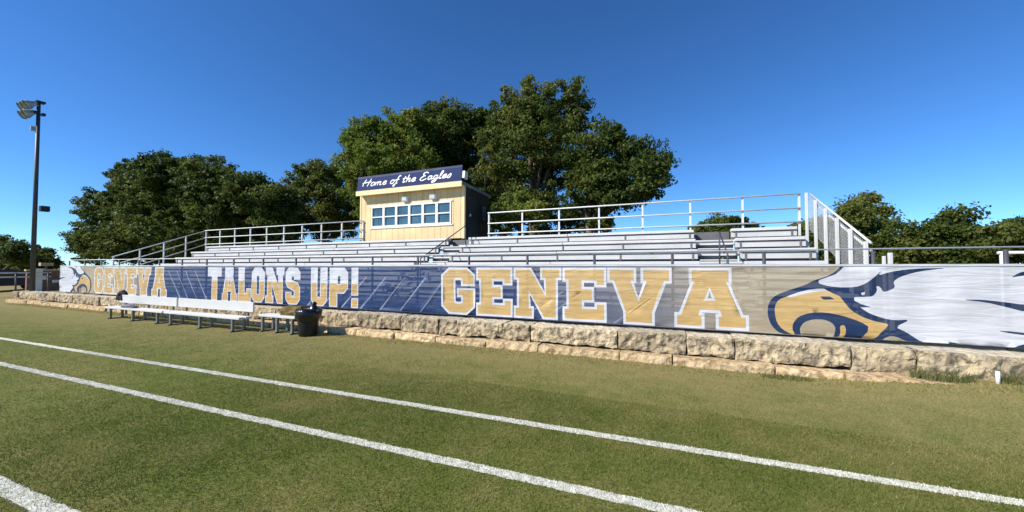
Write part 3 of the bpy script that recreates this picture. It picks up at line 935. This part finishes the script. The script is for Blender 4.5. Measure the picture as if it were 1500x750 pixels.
# hand drawn script strokes: units of x-height
GL = {
 'H': (1.5, [[(.15, .05), (.1, .8), (.35, 1.9)], [(1.0, 0), (1.1, .9), (1.25, 1.95)], [(-.1, .9), (.6, 1.05), (1.5, 1.15)]]),
 'o': (.85, [[(.65, .85), (.3, .95), (.1, .5), (.25, .05), (.6, .15), (.7, .6), (.5, .95), (.9, .75)]]),
 'm': (1.35, [[(.05, 0), (.15, .85)], [(.15, .55), (.4, .95), (.5, .8), (.5, 0)], [(.5, .55), (.8, .95), (.95, .8), (.95, .1), (1.25, .15)]]),
 'e': (.8, [[(.15, .45), (.6, .6), (.55, .92), (.25, .85), (.1, .4), (.3, .02), (.75, .25)]]),
 'f': (.7, [[(.75, 1.75), (.5, 1.9), (.35, 1.4), (.3, .2), (.15, -.7), (-.05, -.55), (.1, -.2), (.55, .1)], [(.05, .9), (.65, 1.0)]]),
 't': (.65, [[(.35, 1.6), (.25, .3), (.35, .02), (.6, .2)], [(0, 1.0), (.7, 1.1)]]),
 'h': (.95, [[(.15, 0), (.25, 1.9)], [(.2, .5), (.5, .95), (.65, .75), (.6, .1), (.9, .2)]]),
 'E': (1.3, [[(1.15, 1.75), (.7, 2.0), (.35, 1.6), (.65, 1.1), (.25, .75), (.15, .25), (.55, -.02), (1.15, .35)], [(.4, 1.1), (.85, 1.1)]]),
 'a': (.9, [[(.65, .85), (.25, .9), (.1, .4), (.3, .02), (.6, .4), (.7, .9)], [(.7, .9), (.65, .15), (.95, .2)]]),
 'g': (.9, [[(.65, .85), (.25, .9), (.1, .4), (.3, .05), (.6, .4), (.7, .9)], [(.7, .9), (.6, -.4), (.25, -.75), (.05, -.5), (.9, .15)]]),
 'l': (.5, [[(.05, .2), (.4, 1.5), (.3, 1.9), (.15, 1.3), (.2, .1), (.5, .15)]]),
 's': (.75, [[(.0, .1), (.4, .95), (.55, .5), (.4, .0), (.05, .1)]]),
 ' ': (.55, []),
}
def ribbon(bm_, pts, w, T):
    # Catmull-Rom through the points, flat ribbon with thickness
    P = [pts[0]] + list(pts) + [pts[-1]]
    C = []
    for i in range(1, len(P) - 2):
        for s in range(4):
            t = s / 4
            p0, p1, p2, p3 = [Vector(q) for q in P[i - 1:i + 3]]
            C.append(.5 * ((2 * p1) + (p2 - p0) * t + (2 * p0 - 5 * p1 + 4 * p2 - p3) * t * t + (3 * p1 - p0 - 3 * p2 + p3) * t ** 3))
    C.append(Vector(pts[-1]))
    C = [T(c) for c in C]
    rows = []
    for i, c in enumerate(C):
        d = (C[min(i + 1, len(C) - 1)] - C[max(0, i - 1)]).normalized()
        nrm = Vector((-d.y, d.x))
        a, b = c + nrm * w, c - nrm * w
        rows.append([bm_.verts.new((a.x, -.034, a.y)), bm_.verts.new((b.x, -.034, b.y)), bm_.verts.new((b.x, -.0265, b.y)), bm_.verts.new((a.x, -.0265, a.y))])
    for i in range(len(rows) - 1):
        for k in range(4):
            bm_.faces.new((rows[i][k], rows[i][(k + 1) % 4], rows[i + 1][(k + 1) % 4], rows[i + 1][k]))
tw = sum(GL[c][0] for c in 'Home of the Eagles')
ux = (SW * .86) / tw
uz = .165
cx_ = SW * .06
for c in 'Home of the Eagles':
    adv, strokes = GL[c]
    tx = MB()
    for si, s in enumerate(strokes):
        yo = -.0015 * si
        ribbon(tx.bm, s, .021, lambda q: Vector((cx_ + ux * (q.x + .22 * (q.y - .5)), .175 + uz * q.y)))
    if strokes: tx.build('letter', M['letter_white'], sg)
    cx_ += ux * adv

# ------------------------------------------------------------------ light pole
LPX, LPY = -29.9, 7.95
lp = thing('light_pole', 'tall dark sports light pole at the left end of the stone wall', 'light pole', (LPX, LPY, .30))
MB().tube([(0, 0, 0), (0, 0, 5), (0, 0, 9.95)], [.098, .085, .070], 12).build('pole', M['pole'], lp)
MB().box(-.13, .13, -.13, .13, -.02, .06).build('base_plate', M['pole'], lp)
for zz in (9.74, 9.30):
    MB().box(-.45, .45, -.22, -.12, zz - .06, zz + .06).build('crossarm', M['black_frame'], lp)
MB().box(-.16, .16, -.12, .20, 9.90, 9.99).build('top_bracket', M['black_frame'], lp)
MB().box(-.12, .12, .10, .22, 9.28, 9.40).build('top_bracket', M['black_frame'], lp)
for (lx, lz) in ((-.36, 9.74), (.0, 9.74), (.36, 9.74), (-.2, 9.30), (.2, 9.30)):
    R = Matrix.Translation((lx, -.22, lz)) @ Matrix.Scale(.8, 4) @ Matrix.Rotation(math.radians(125), 4, 'X')
    h = MB()
    h.lathe([(.03, -.10), (.11, -.08), (.14, .0), (.17, .10), (.25, .28), (.27, .33), (.27, .35)], 18, 0, R)
    hd = h.build('floodlight', M['lamp_body'], lp)
    g = MB()
    g.lathe([(.265, .325), (.20, .33), (.001, .33)], 18, 0, R)
    g.build('lens', M['lens'], hd)
    v = MB()
    v.lathe([(.272, .30), (.28, .42)], 18, 0, R)
    v.build('visor', M['lamp_body'], hd)
MB().box(-.06, .06, -.24, -.08, 8.40, 8.62).build('junction_box', M['lamp_body'], lp)
MB().box(-.16, .16, .16, .46, 4.30, 4.58).build('control_box', M['black_frame'], lp)

# ------------------------------------------------------------------ player benches
def bench(label, x0, x1, y, back, loc_group):
    b = thing('player_bench', label, 'bench', ((x0 + x1) / 2, y, 0), 0, loc_group)
    hl = (x1 - x0) / 2
    zs = .40 if back else .46
    MB().box(-hl, hl, -.16, -.012, zs - .06, zs, bev=.008).box(-hl, hl, .012, .16, zs - .06, zs, bev=.008).build('seat', M['alu'], b)
    if back:
        MB().box(-hl, hl, .20, .238, .50, .77, bev=.008).build('backrest', M['bench_back'], b)
    for t in (-.82, 0, .82):
        l = MB()
        xx = t * hl
        l.box(xx - .03, xx + .03, -.15, -.09, 0, zs - .061)
        l.box(xx - .03, xx + .03, .14, .20, 0, zs - .061)
        l.box(xx - .03, xx + .03, -.20, .30, .0, .035)
        l.box(xx - .028, xx + .028, -.088, .138, zs - .10, zs - .061)
        if back: l.box(xx - .025, xx + .025, .240, .285, .10, .74)
        l.build('leg', M['leg'], b)
    return b
M['bench_back'] = mat('white coated bench plank', (.60, .60, .58), .4, .0, .03, 2)
M['leg'] = mat('grey bench leg', (.20, .21, .20), .5, .3, .1, 5)
bench('white aluminium team bench with backrest, farther one beside the light pole end', -17.45, -13.98, 6.35, True, 'team benches along the wall')
bench('white aluminium team bench with backrest, nearer one towards the black bin', -13.90, -10.35, 6.35, True, 'team benches along the wall')
bench('short backless bench tucked against the wall beside the black bin', -10.15, -8.75, 6.72, False, 'team benches along the wall')
# dark jacket on the far bench, grey towel on its seat
def crumple(name, label, cat, loc, sx, sy, sz, m, seed, rz=0):
    b = MB()
    bmesh.ops.create_icosphere(b.bm, subdivisions=4, radius=1)
    for v in b.bm.verts:
        p = v.co.copy()
        d = 1 + .38 * noise.noise(p * 1.7 + Vector((seed, 0, 0))) + .20 * noise.noise(p * 4.2 + Vector((0, seed, 0)))
        q = p * d
        q.z = max(q.z, -.55)
        v.co = Vector((q.x * sx, q.y * sy, (q.z + .55) * sz))
    for f in b.bm.faces: f.smooth = True
    o = b.build(name, m)
    o.location = loc; o.rotation_euler = (0, 0, rz)
    return tag(o, label, cat)
M['dark_cloth'] = mat('dark navy cloth', (.015, .018, .03), .85, 0, .3, 8)
M['grey_cloth'] = mat('grey towel', (.16, .17, .20), .9, 0, .2, 8)
crumple('jacket', 'dark jacket heaped over the far left end of the team benches', 'jacket', (-17.45, 6.62, .58), .22, .13, .20, M['dark_cloth'], 4)
crumple('towel', 'grey towel lying on the seat of the farther team bench', 'towel', (-16.2, 6.33, .40), .40, .12, .07, M['grey_cloth'], 9)

# ------------------------------------------------------------------ bin
bn = thing('trash_bin', 'black plastic trash bin with a black liner standing on the grass by the wall', 'trash bin', (-8.38, 6.66, 0), .3)
MB().lathe([(.001, .004), (.20, .004), (.215, .02), (.235, .30), (.25, .56), (.262, .58), (.262, .62), (.24, .62), (.232, .5), (.2, .06)], 28).build('body', M['bin'], bn)
def bagfn(p):
    n_ = noise.noise(p * 7 + Vector((3, 1, 2)))
    s = 1 + .13 * n_
    return Vector((p.x * s, p.y * s, p.z + .05 * noise.noise(p * 5)))
MB().lathe([(.262, .40), (.29, .44), (.315, .54), (.31, .62), (.285, .68), (.25, .66), (.18, .60), (.001, .56)], 40, fn=bagfn).build('liner', M['bag'], bn)
bb = MB()
bb.lathe([(.10, .56), (.14, .64), (.10, .71), (.05, .76), (.07, .81), (.02, .85), (.001, .85)], 18, fn=lambda p: Vector((p.x * (1 + .4 * noise.noise(p * 9)) + .12, p.y * (1 + .4 * noise.noise(p * 8)) + .06, p.z)))
bb.build('bag_knot', M['bag'], bn)
for s in (-1, 1):
    MB().box(-.05, .05, s * .262 - .025, s * .262 + .025, .48, .52, bev=.008).build('handle', M['bin'], bn)
crumple('tarp', 'brown olive tarp bundled on the bench end behind the black bin', 'tarp', (-9.15, 6.80, .46), .42, .16, .155, M['tarp'], 21, .1)

# ------------------------------------------------------------------ small things along the wall foot
def weed(label, loc, n, h, spread, seed):
    rg = np.random.default_rng(seed)
    co = []
    for i in range(n):
        a = rg.uniform(0, 2 * math.pi); r = spread * math.sqrt(rg.uniform(0, 1))
        bx, by = math.cos(a) * r, math.sin(a) * r * .4
        hh = h * rg.uniform(.4, 1.0); la = rg.uniform(0, 2 * math.pi); ln = hh * rg.uniform(.1, .7); w = .006
        tip = (bx + math.cos(la) * ln, by + math.sin(la) * ln * .6, hh)
        co += [(bx - w, by, 0), (bx + w, by, 0), tip]
    o = mesh_np('weed_clump', np.array(co), 3, M['dry_weed'])
    o.location = (loc[0], loc[1], gz(loc[0], loc[1]))
    tag(o, label, 'weeds', 'weeds growing at the wall foot')
weed('tall green weed tuft against the wall under the eagle head feathers', (3.6, 7.28, 0), 300, .20, .34, 1)
weed('lower weed tuft at the wall foot right beside the white stake', (4.45, 7.26, 0), 260, .17, .30, 2)
weed('small weed tuft at the wall foot below the eagle beak', (1.7, 6.98, 0), 240, .08, .34, 3)
stk = MB().tube([(0, 0, -.02), (0, 0, .165)], .022, 10).build('marker_stake', M['white'])
stk.location = (4.13, 7.22, gz(4.13, 7.22))
tag(stk, 'short white pipe stake at the foot of the stone wall', 'stake')

# ------------------------------------------------------------------ things beyond the left end
def far(px, zc):
    r = (px - CX) / FPX * zc
    return r * math.cos(YAW) - zc * math.sin(YAW), r * math.sin(YAW) + zc * math.cos(YAW)
x, y = far(76, 23.5)
bw = thing('brick_wall', 'low brown brick wall with pale cap beyond the banner end', 'brick wall', (x, y, gz(x, y)), 0)
MB().box(-.11, .11, -1.0, .9, -.1, 1.30).build('brickwork', M['brick'], bw)
MB().box(-.15, .15, -1.05, .95, 1.301, 1.40).build('cap', M['stone_cap'], bw)
for i, (dy, z0, z1, w, lab) in enumerate(((-.35, .75, 1.0, .22, 'white square notice fixed on the brick wall nearest the white pillar'), (.2, .55, .72, .40, 'wide white notice fixed on the brick wall nearest the banner'))):
    o = MB().box(.115, .135, dy - w / 2, dy + w / 2, z0, z1).build('notice', M['white'])
    o.location = (x, y, gz(x, y)); tag(o, lab, 'notice', 'notices on the brick wall')
x, y = far(57, 23.0)
wp = thing('white_pillar', 'white square pillar with cap standing beside the brick wall', 'pillar', (x, y, gz(x, y)))
MB().box(-.13, .13, -.13, .13, 0, 1.40).build('shaft', M['white'], wp)
MB().box(-.17, .17, -.17, .17, 1.401, 1.47).build('cap', M['white'], wp)
x, y = far(68, 26)
kb = thing('post_box', 'tan box on a dark post behind the brick wall', 'box', (x, y, gz(x, y)))
MB().box(-.05, .05, -.05, .05, 0, 1.55).build('post', M['steel_dark'], kb)
MB().box(-.2, .2, -.30, .30, 1.551, 1.78, bev=.02).build('box', M['stone_cap'], kb)

x, y = far(16, 21)
pf = thing('rail_fence', 'low grey two rail pipe fence in front of the dark car', 'fence', (x, y, gz(x, y)))
for yy in (-2.2, -1.0, .2, 1.4):
    MB().tube([(0, yy, -.05), (0, yy, 1.32)], .04, 8).build('post', M['steel_dark'], pf)
for zz in (1.32, 1.08):
    MB().tube([(0, -3.2, zz), (0, 1.5, zz)], .035, 8).build('rail', M['galv'], pf)
x, y = far(2, 24.5)
car = thing('parked_car', 'dark navy parked car behind the pipe fence left of the light pole', 'car', (x, y, gz(x, y)), math.pi / 2)
cb = MB()
prof = [(-2.2, .35), (2.15, .35), (2.2, .62), (2.05, .80), (1.1, .92), (.55, 1.40), (-1.0, 1.45), (-1.75, .98), (-2.2, .92)]
cb.prism(prof, 'y', -.85, .85)
bmesh.ops.bevel(cb.bm, geom=list(cb.bm.edges), offset=.05, segments=2, affect='EDGES')
cb.build('body', M['car'], car)
for s in (-1, 1):
    MB().prism([(-1.5, .98), (.95, .95), (.50, 1.34), (-.95, 1.38)], 'y', s * .853, s * .862).build('window', M['car_glass'], car)
    for xx in (-1.35, 1.35):
        Rw = Matrix.Translation((xx, s * .80, .33)) @ Matrix.Rotation(math.radians(90), 4, 'X')
        w = MB().lathe([(.001, -.1), (.30, -.1), (.33, -.06), (.33, .06), (.30, .1), (.001, .1)], 20, 0, Rw).build('wheel', M['tyre'], car)
        MB().lathe([(.001, -.115), (.17, -.112), (.19, -.102)] if s > 0 else [(.001, .115), (.17, .112), (.19, .102)], 16, 0, Rw).build('rim', M['galv'], w)
for s in (-.6, .6):
    MB().box(2.15, 2.215, s - .18, s + .18, .62, .74, bev=.02).build('headlight', M['lens'], car)
    MB().box(-2.215, -2.16, s - .15, s + .15, .74, .90, bev=.02).build('tail_light', M['tail'] if 'tail' in M else M.setdefault('tail', mat('red tail lamp', (.3, .01, .01), .3)), car)

# ------------------------------------------------------------------ trees
LEAF = {
 'oak': leaf_mat('live oak leaves', (.036, .064, .012), (.082, .118, .020), (.165, .182, .038), .5, .44),
 'elm': leaf_mat('bright elm leaves', (.080, .135, .016), (.160, .210, .030), (.255, .262, .052), .5, .46),
 'mix': leaf_mat('olive elm leaves', (.048, .080, .014), (.112, .145, .025), (.210, .212, .050), .5, .44),
 'hedge': leaf_mat('juniper leaves', (.038, .068, .012), (.080, .114, .019), (.138, .152, .034), .5, .42),
}
def tree(label, Y, lobes, kind, leaf=.13, dens=1.0, seed=1, group=None, name='tree', clump_r=.55, trunk=True, lead=False):
    """lobes: (px, py, rx, ry) in the photograph's pixels, turned into ellipsoids of real size at depth Y"""
    rg = np.random.default_rng(seed)
    L = []
    for i, (px, py, rx, ry) in enumerate(lobes):
        dY = rg.uniform(-1.2, 1.2)
        c = at(px, py, Y + dY)
        zc = (c.y * math.cos(YAW) - c.x * math.sin(YAW))
        cosp = math.cos(math.atan((px - CX) / FPX))
        L.append((np.array(c), np.array([rx * zc / FPX * cosp, rx * zc / FPX * cosp, ry * zc / FPX])))
    cen = np.mean([c for c, r in L], 0)
    if lead: cen = L[0][0]
    base = Vector((cen[0], cen[1], gz(cen[0], cen[1])))
    root = thing(name, label, 'tree' if name == 'tree' else 'bush', base, 0, group)
    bv = np.array(base)
    allc = []
    for c, r in L:
        vol = r[0] * r[1] * r[2] * 4.19
        n = int(dens * 14.5 * vol ** .72) + 10
        d = rg.normal(size=(n, 3)); d /= np.linalg.norm(d, axis=1)[:, None]
        rad = rg.uniform(.12, 1, n) ** .40
        cc = c + d * r * rad[:, None] * .93
        # ragged outline
        cc += rg.normal(size=(n, 3)) * .30 * min(1, r.mean() / 1.5)
        m_ = max(3, n // 9)
        ds = rg.normal(size=(m_, 3)); ds /= np.linalg.norm(ds, axis=1)[:, None]; ds[:, 2] = np.abs(ds[:, 2]) * .9 + ds[:, 2] * .1
        cc[:m_] = c + ds * r * rg.uniform(.96, 1.14, (m_, 1))
        allc.append(cc)
    allc = np.concatenate(allc)
    allc = allc[allc[:, 2] > base.z + .15]
    nl = 120
    sz = (.45 + .85 * rg.uniform(0, 1, len(allc)) ** 1.6) * clump_r
    C = np.repeat(allc, nl, 0); S = np.repeat(sz, nl)
    n = len(C)
    off = rg.normal(size=(n, 3)); off /= np.linalg.norm(off, axis=1)[:, None]
    off *= (rg.uniform(0, 1, n) ** .5)[:, None] * S[:, None]
    off[:, 2] *= .62
    pos = C + off
    nrm = off * .9 + rg.normal(size=(n, 3)) * .35 + np.array([0, 0, .22])
    nrm /= np.linalg.norm(nrm, axis=1)[:, None]
    ref = rg.normal(size=(n, 3))
    u = np.cross(nrm, ref); u /= np.linalg.norm(u, axis=1)[:, None]
    v = np.cross(nrm, u)
    ls = leaf * .60 * rg.uniform(.55, 1.35, n)
    a = u * ls[:, None]; b = v * (ls * .6)[:, None]
    q = np.stack([pos - a, pos - b + nrm * (ls * .12)[:, None], pos + a, pos + b], 1) - bv
    mesh_np('crown', q.reshape(-1, 3), 4, LEAF[kind], root)
    if trunk:
        t = MB()
        H = max(.6, (min(c[2] - .2 * r[2] for c, r in L) - base.z))
        top = Vector((rg.uniform(-.3, .3), rg.uniform(-.3, .3), H * .8))
        r0 = .06 + .016 * (max(c[2] + r[2] for c, r in L) - base.z)
        t.tube([(0, 0, -.15), (0.02, 0, H * .35), top], [r0 * 1.35, r0, r0 * .8], 9)
        for c, r in L:
            e = Vector(c - bv)
            midp = top.lerp(e, .5) + Vector((rg.uniform(-.3, .3), rg.uniform(-.3, .3), .25))
            t.tube([top * .93, midp, e], [r0 * .62, r0 * .4, r0 * .16], 7)
            for _ in range(4):
                d = Vector(rg.normal(size=3)).normalized()
                e2 = e + Vector((d.x * r[0], d.y * r[1], abs(d.z) * r[2])) * .8
                t.tube([midp.lerp(e, .6), e2], [r0 * .2, r0 * .06], 5)
        t.build('trunk', M['bark'], root, recalc=False)
    return root

G1 = 'trees behind the bleachers'
tree('broad dark domed oak filling the left side behind the bleachers', 16.0,
     [(265, 312, 95, 66), (190, 325, 70, 60), (345, 315, 75, 60), (262, 268, 70, 36), (150, 352, 48, 36), (205, 272, 45, 34), (315, 270, 55, 34), (365, 285, 40, 30), (395, 340, 45, 42), (300, 345, 90, 38), (405, 305, 36, 34), (220, 355, 80, 34), (128, 362, 26, 24)],
     'oak', .15, 1.0, 21, G1)
tree('small ragged tree filling the gap beside the press box, left of it', 21.0,
     [(452, 262, 26, 30), (432, 300, 30, 34), (480, 285, 32, 42), (500, 260, 26, 30), (470, 325, 45, 26), (515, 310, 34, 34)],
     'mix', .14, .8, 22, G1)
tree('light green rounded tree rising behind the left part of the press box', 17.5,
     [(560, 208, 44, 36), (600, 200, 36, 34), (535, 245, 38, 44), (585, 250, 50, 42), (530, 215, 24, 24), (545, 285, 36, 36)],
     'elm', .14, 1.0, 23, G1)
tree('dark olive tree standing behind the press box sign', 21.0,
     [(665, 185, 38, 30), (630, 205, 34, 40), (690, 220, 46, 55), (650, 245, 44, 40), (715, 178, 26, 22), (640, 170, 18, 16), (690, 285, 55, 40)],
     'oak', .15, .9, 24, G1)
tree('tallest tree of the row with a loose crown right of the press box', 19.0,
     [(802, 156, 46, 32), (768, 165, 36, 32), (838, 172, 22, 36), (745, 195, 38, 38), (800, 205, 52, 44), (760, 240, 48, 42), (815, 255, 44, 34), (730, 270, 34, 34), (780, 295, 40, 22)],
     'mix', .13, .62, 25, G1)
tree('spreading open crowned tree at the right end of the row behind the bleachers', 17.5,
     [(868, 288, 40, 26), (858, 236, 26, 38), (866, 266, 34, 28), (885, 212, 32, 28), (925, 228, 34, 28), (955, 243, 24, 24), (880, 250, 38, 32), (925, 265, 38, 28), (960, 268, 16, 16), (905, 292, 34, 18), (940, 285, 20, 14)],
     'oak', .125, .70, 26, G1, lead=True)
tree('low bright green sapling behind the back rail right of the press box', 15.5,
     [(765, 300, 22, 18), (785, 312, 20, 16), (745, 315, 20, 16)], 'elm', .11, .9, 27, G1, clump_r=.4)
tree('low dark shrubby tree filling the back rail gap beside the press box door', 18.5,
     [(740, 320, 34, 26), (800, 322, 44, 22), (845, 318, 26, 20), (875, 330, 22, 14)], 'oak', .13, .7, 28, G1)
tree('distant dark rounded tree seen through the back rail near the right aisle', 42.0,
     [(1060, 334, 34, 15), (1030, 342, 22, 12), (1095, 340, 24, 12)], 'oak', .24, .6, 29, G1, clump_r=.8)
G2 = 'trees beyond the right end of the bleachers'
tree('bushy tree with a tall rounded top just right of the bleachers side rail', 22.0,
     [(1262, 300, 24, 16), (1245, 318, 24, 22), (1285, 324, 24, 22), (1265, 345, 40, 30), (1215, 335, 22, 18), (1170, 337, 22, 12), (1225, 368, 44, 26), (1180, 368, 40, 24), (1270, 378, 40, 26)], 'mix', .12, .75, 31, G2)
tree('dense dark green juniper mass right of the bushy round topped tree', 20.0,
     [(1340, 350, 32, 22), (1320, 368, 40, 26), (1372, 350, 30, 24), (1350, 378, 50, 28), (1300, 375, 30, 28)], 'hedge', .11, 1.0, 32, G2)
tree('dark green juniper with feathery top, middle of the right hand mass', 20.0,
     [(1402, 322, 20, 18), (1415, 345, 34, 24), (1390, 350, 34, 24), (1410, 375, 50, 30), (1445, 355, 26, 20)], 'hedge', .11, .95, 33, G2)
tree('dark green juniper at the right edge of the picture', 19.0,
     [(1468, 352, 30, 22), (1505, 336, 24, 22), (1490, 372, 50, 32), (1540, 345, 40, 36), (1450, 378, 36, 28), (1600, 350, 50, 40), (1580, 378, 50, 28), (1670, 350, 50, 44)], 'hedge', .11, 1.0, 34, G2)
G3 = 'far trees beyond the left end of the field'
tree('far dark tree at the left edge of the picture', 13.0,
     [(5, 372, 26, 20), (-25, 365, 30, 26), (25, 372, 20, 18), (0, 392, 40, 14)], 'oak', .2, 1.0, 41, G3, clump_r=.7)
tree('far dark tree just right of the light pole', 13.5,
     [(58, 375, 16, 14), (45, 385, 26, 16), (70, 390, 18, 12)], 'oak', .2, 1.0, 42, G3, clump_r=.6)

# ------------------------------------------------------------------ camera, light, sky
cam = bpy.data.cameras.new('camera')
co = bpy.data.objects.new('camera', cam)
COL.objects.link(co)
cam.sensor_width = 36.0
cam.lens = FPX * 36.0 / 1500.0
cam.clip_end = 3000
cam.clip_start = .05
co.location = (0, 0, EYE)
co.rotation_euler = (math.radians(90) + PITCH, 0, YAW)
SC.camera = co

EL = math.radians(38)
az = Vector((.70, .714))                       # horizontal direction the sunlight travels
sun = bpy.data.lights.new('sun', 'SUN')
sun.energy = 5.0
sun.angle = math.radians(.53)
sun.color = (1.0, .93, .82)
so = bpy.data.objects.new('sun', sun)
COL.objects.link(so)
d = Vector((az.x * math.cos(EL), az.y * math.cos(EL), -math.sin(EL)))
so.rotation_euler = d.to_track_quat('-Z', 'Y').to_euler()
so.location = (-40, -30, 40)

W = bpy.data.worlds.new('World')
SC.world = W
W.use_nodes = True
wn, wl_ = W.node_tree.nodes, W.node_tree.links
sky = wn.new('ShaderNodeTexSky')
sky.sky_type = 'NISHITA'
sky.sun_disc = False
sky.sun_elevation = EL
sky.sun_rotation = math.atan2(-az.x, -az.y)
sky.altitude = 200
sky.air_density = .72
sky.dust_density = 0.0
sky.ozone_density = 5.0
hs = wn.new('ShaderNodeHueSaturation')
hs.inputs['Saturation'].default_value = 1.12
hs.inputs['Hue'].default_value = .5
bg = wn['Background']
bg.inputs['Strength'].default_value = .118
wl_.new(sky.outputs[0], hs.inputs['Color'])
tn = wn.new('ShaderNodeMix'); tn.data_type = 'RGBA'; tn.blend_type = 'MULTIPLY'; tn.inputs[0].default_value = 1
tn.inputs[7].default_value = (.74, .97, 1.14, 1)
wl_.new(hs.outputs['Color'], tn.inputs[6])
wl_.new(tn.outputs[2], bg.inputs['Color'])

SC.view_settings.view_transform = 'Standard'
SC.view_settings.look = 'None'
SC.view_settings.exposure = .42
SC.view_settings.gamma = 1
SC.render.engine = 'CYCLES'
SC.cycles.max_bounces = 6
SC.cycles.transparent_max_bounces = 8
SC.cycles.use_denoising = True
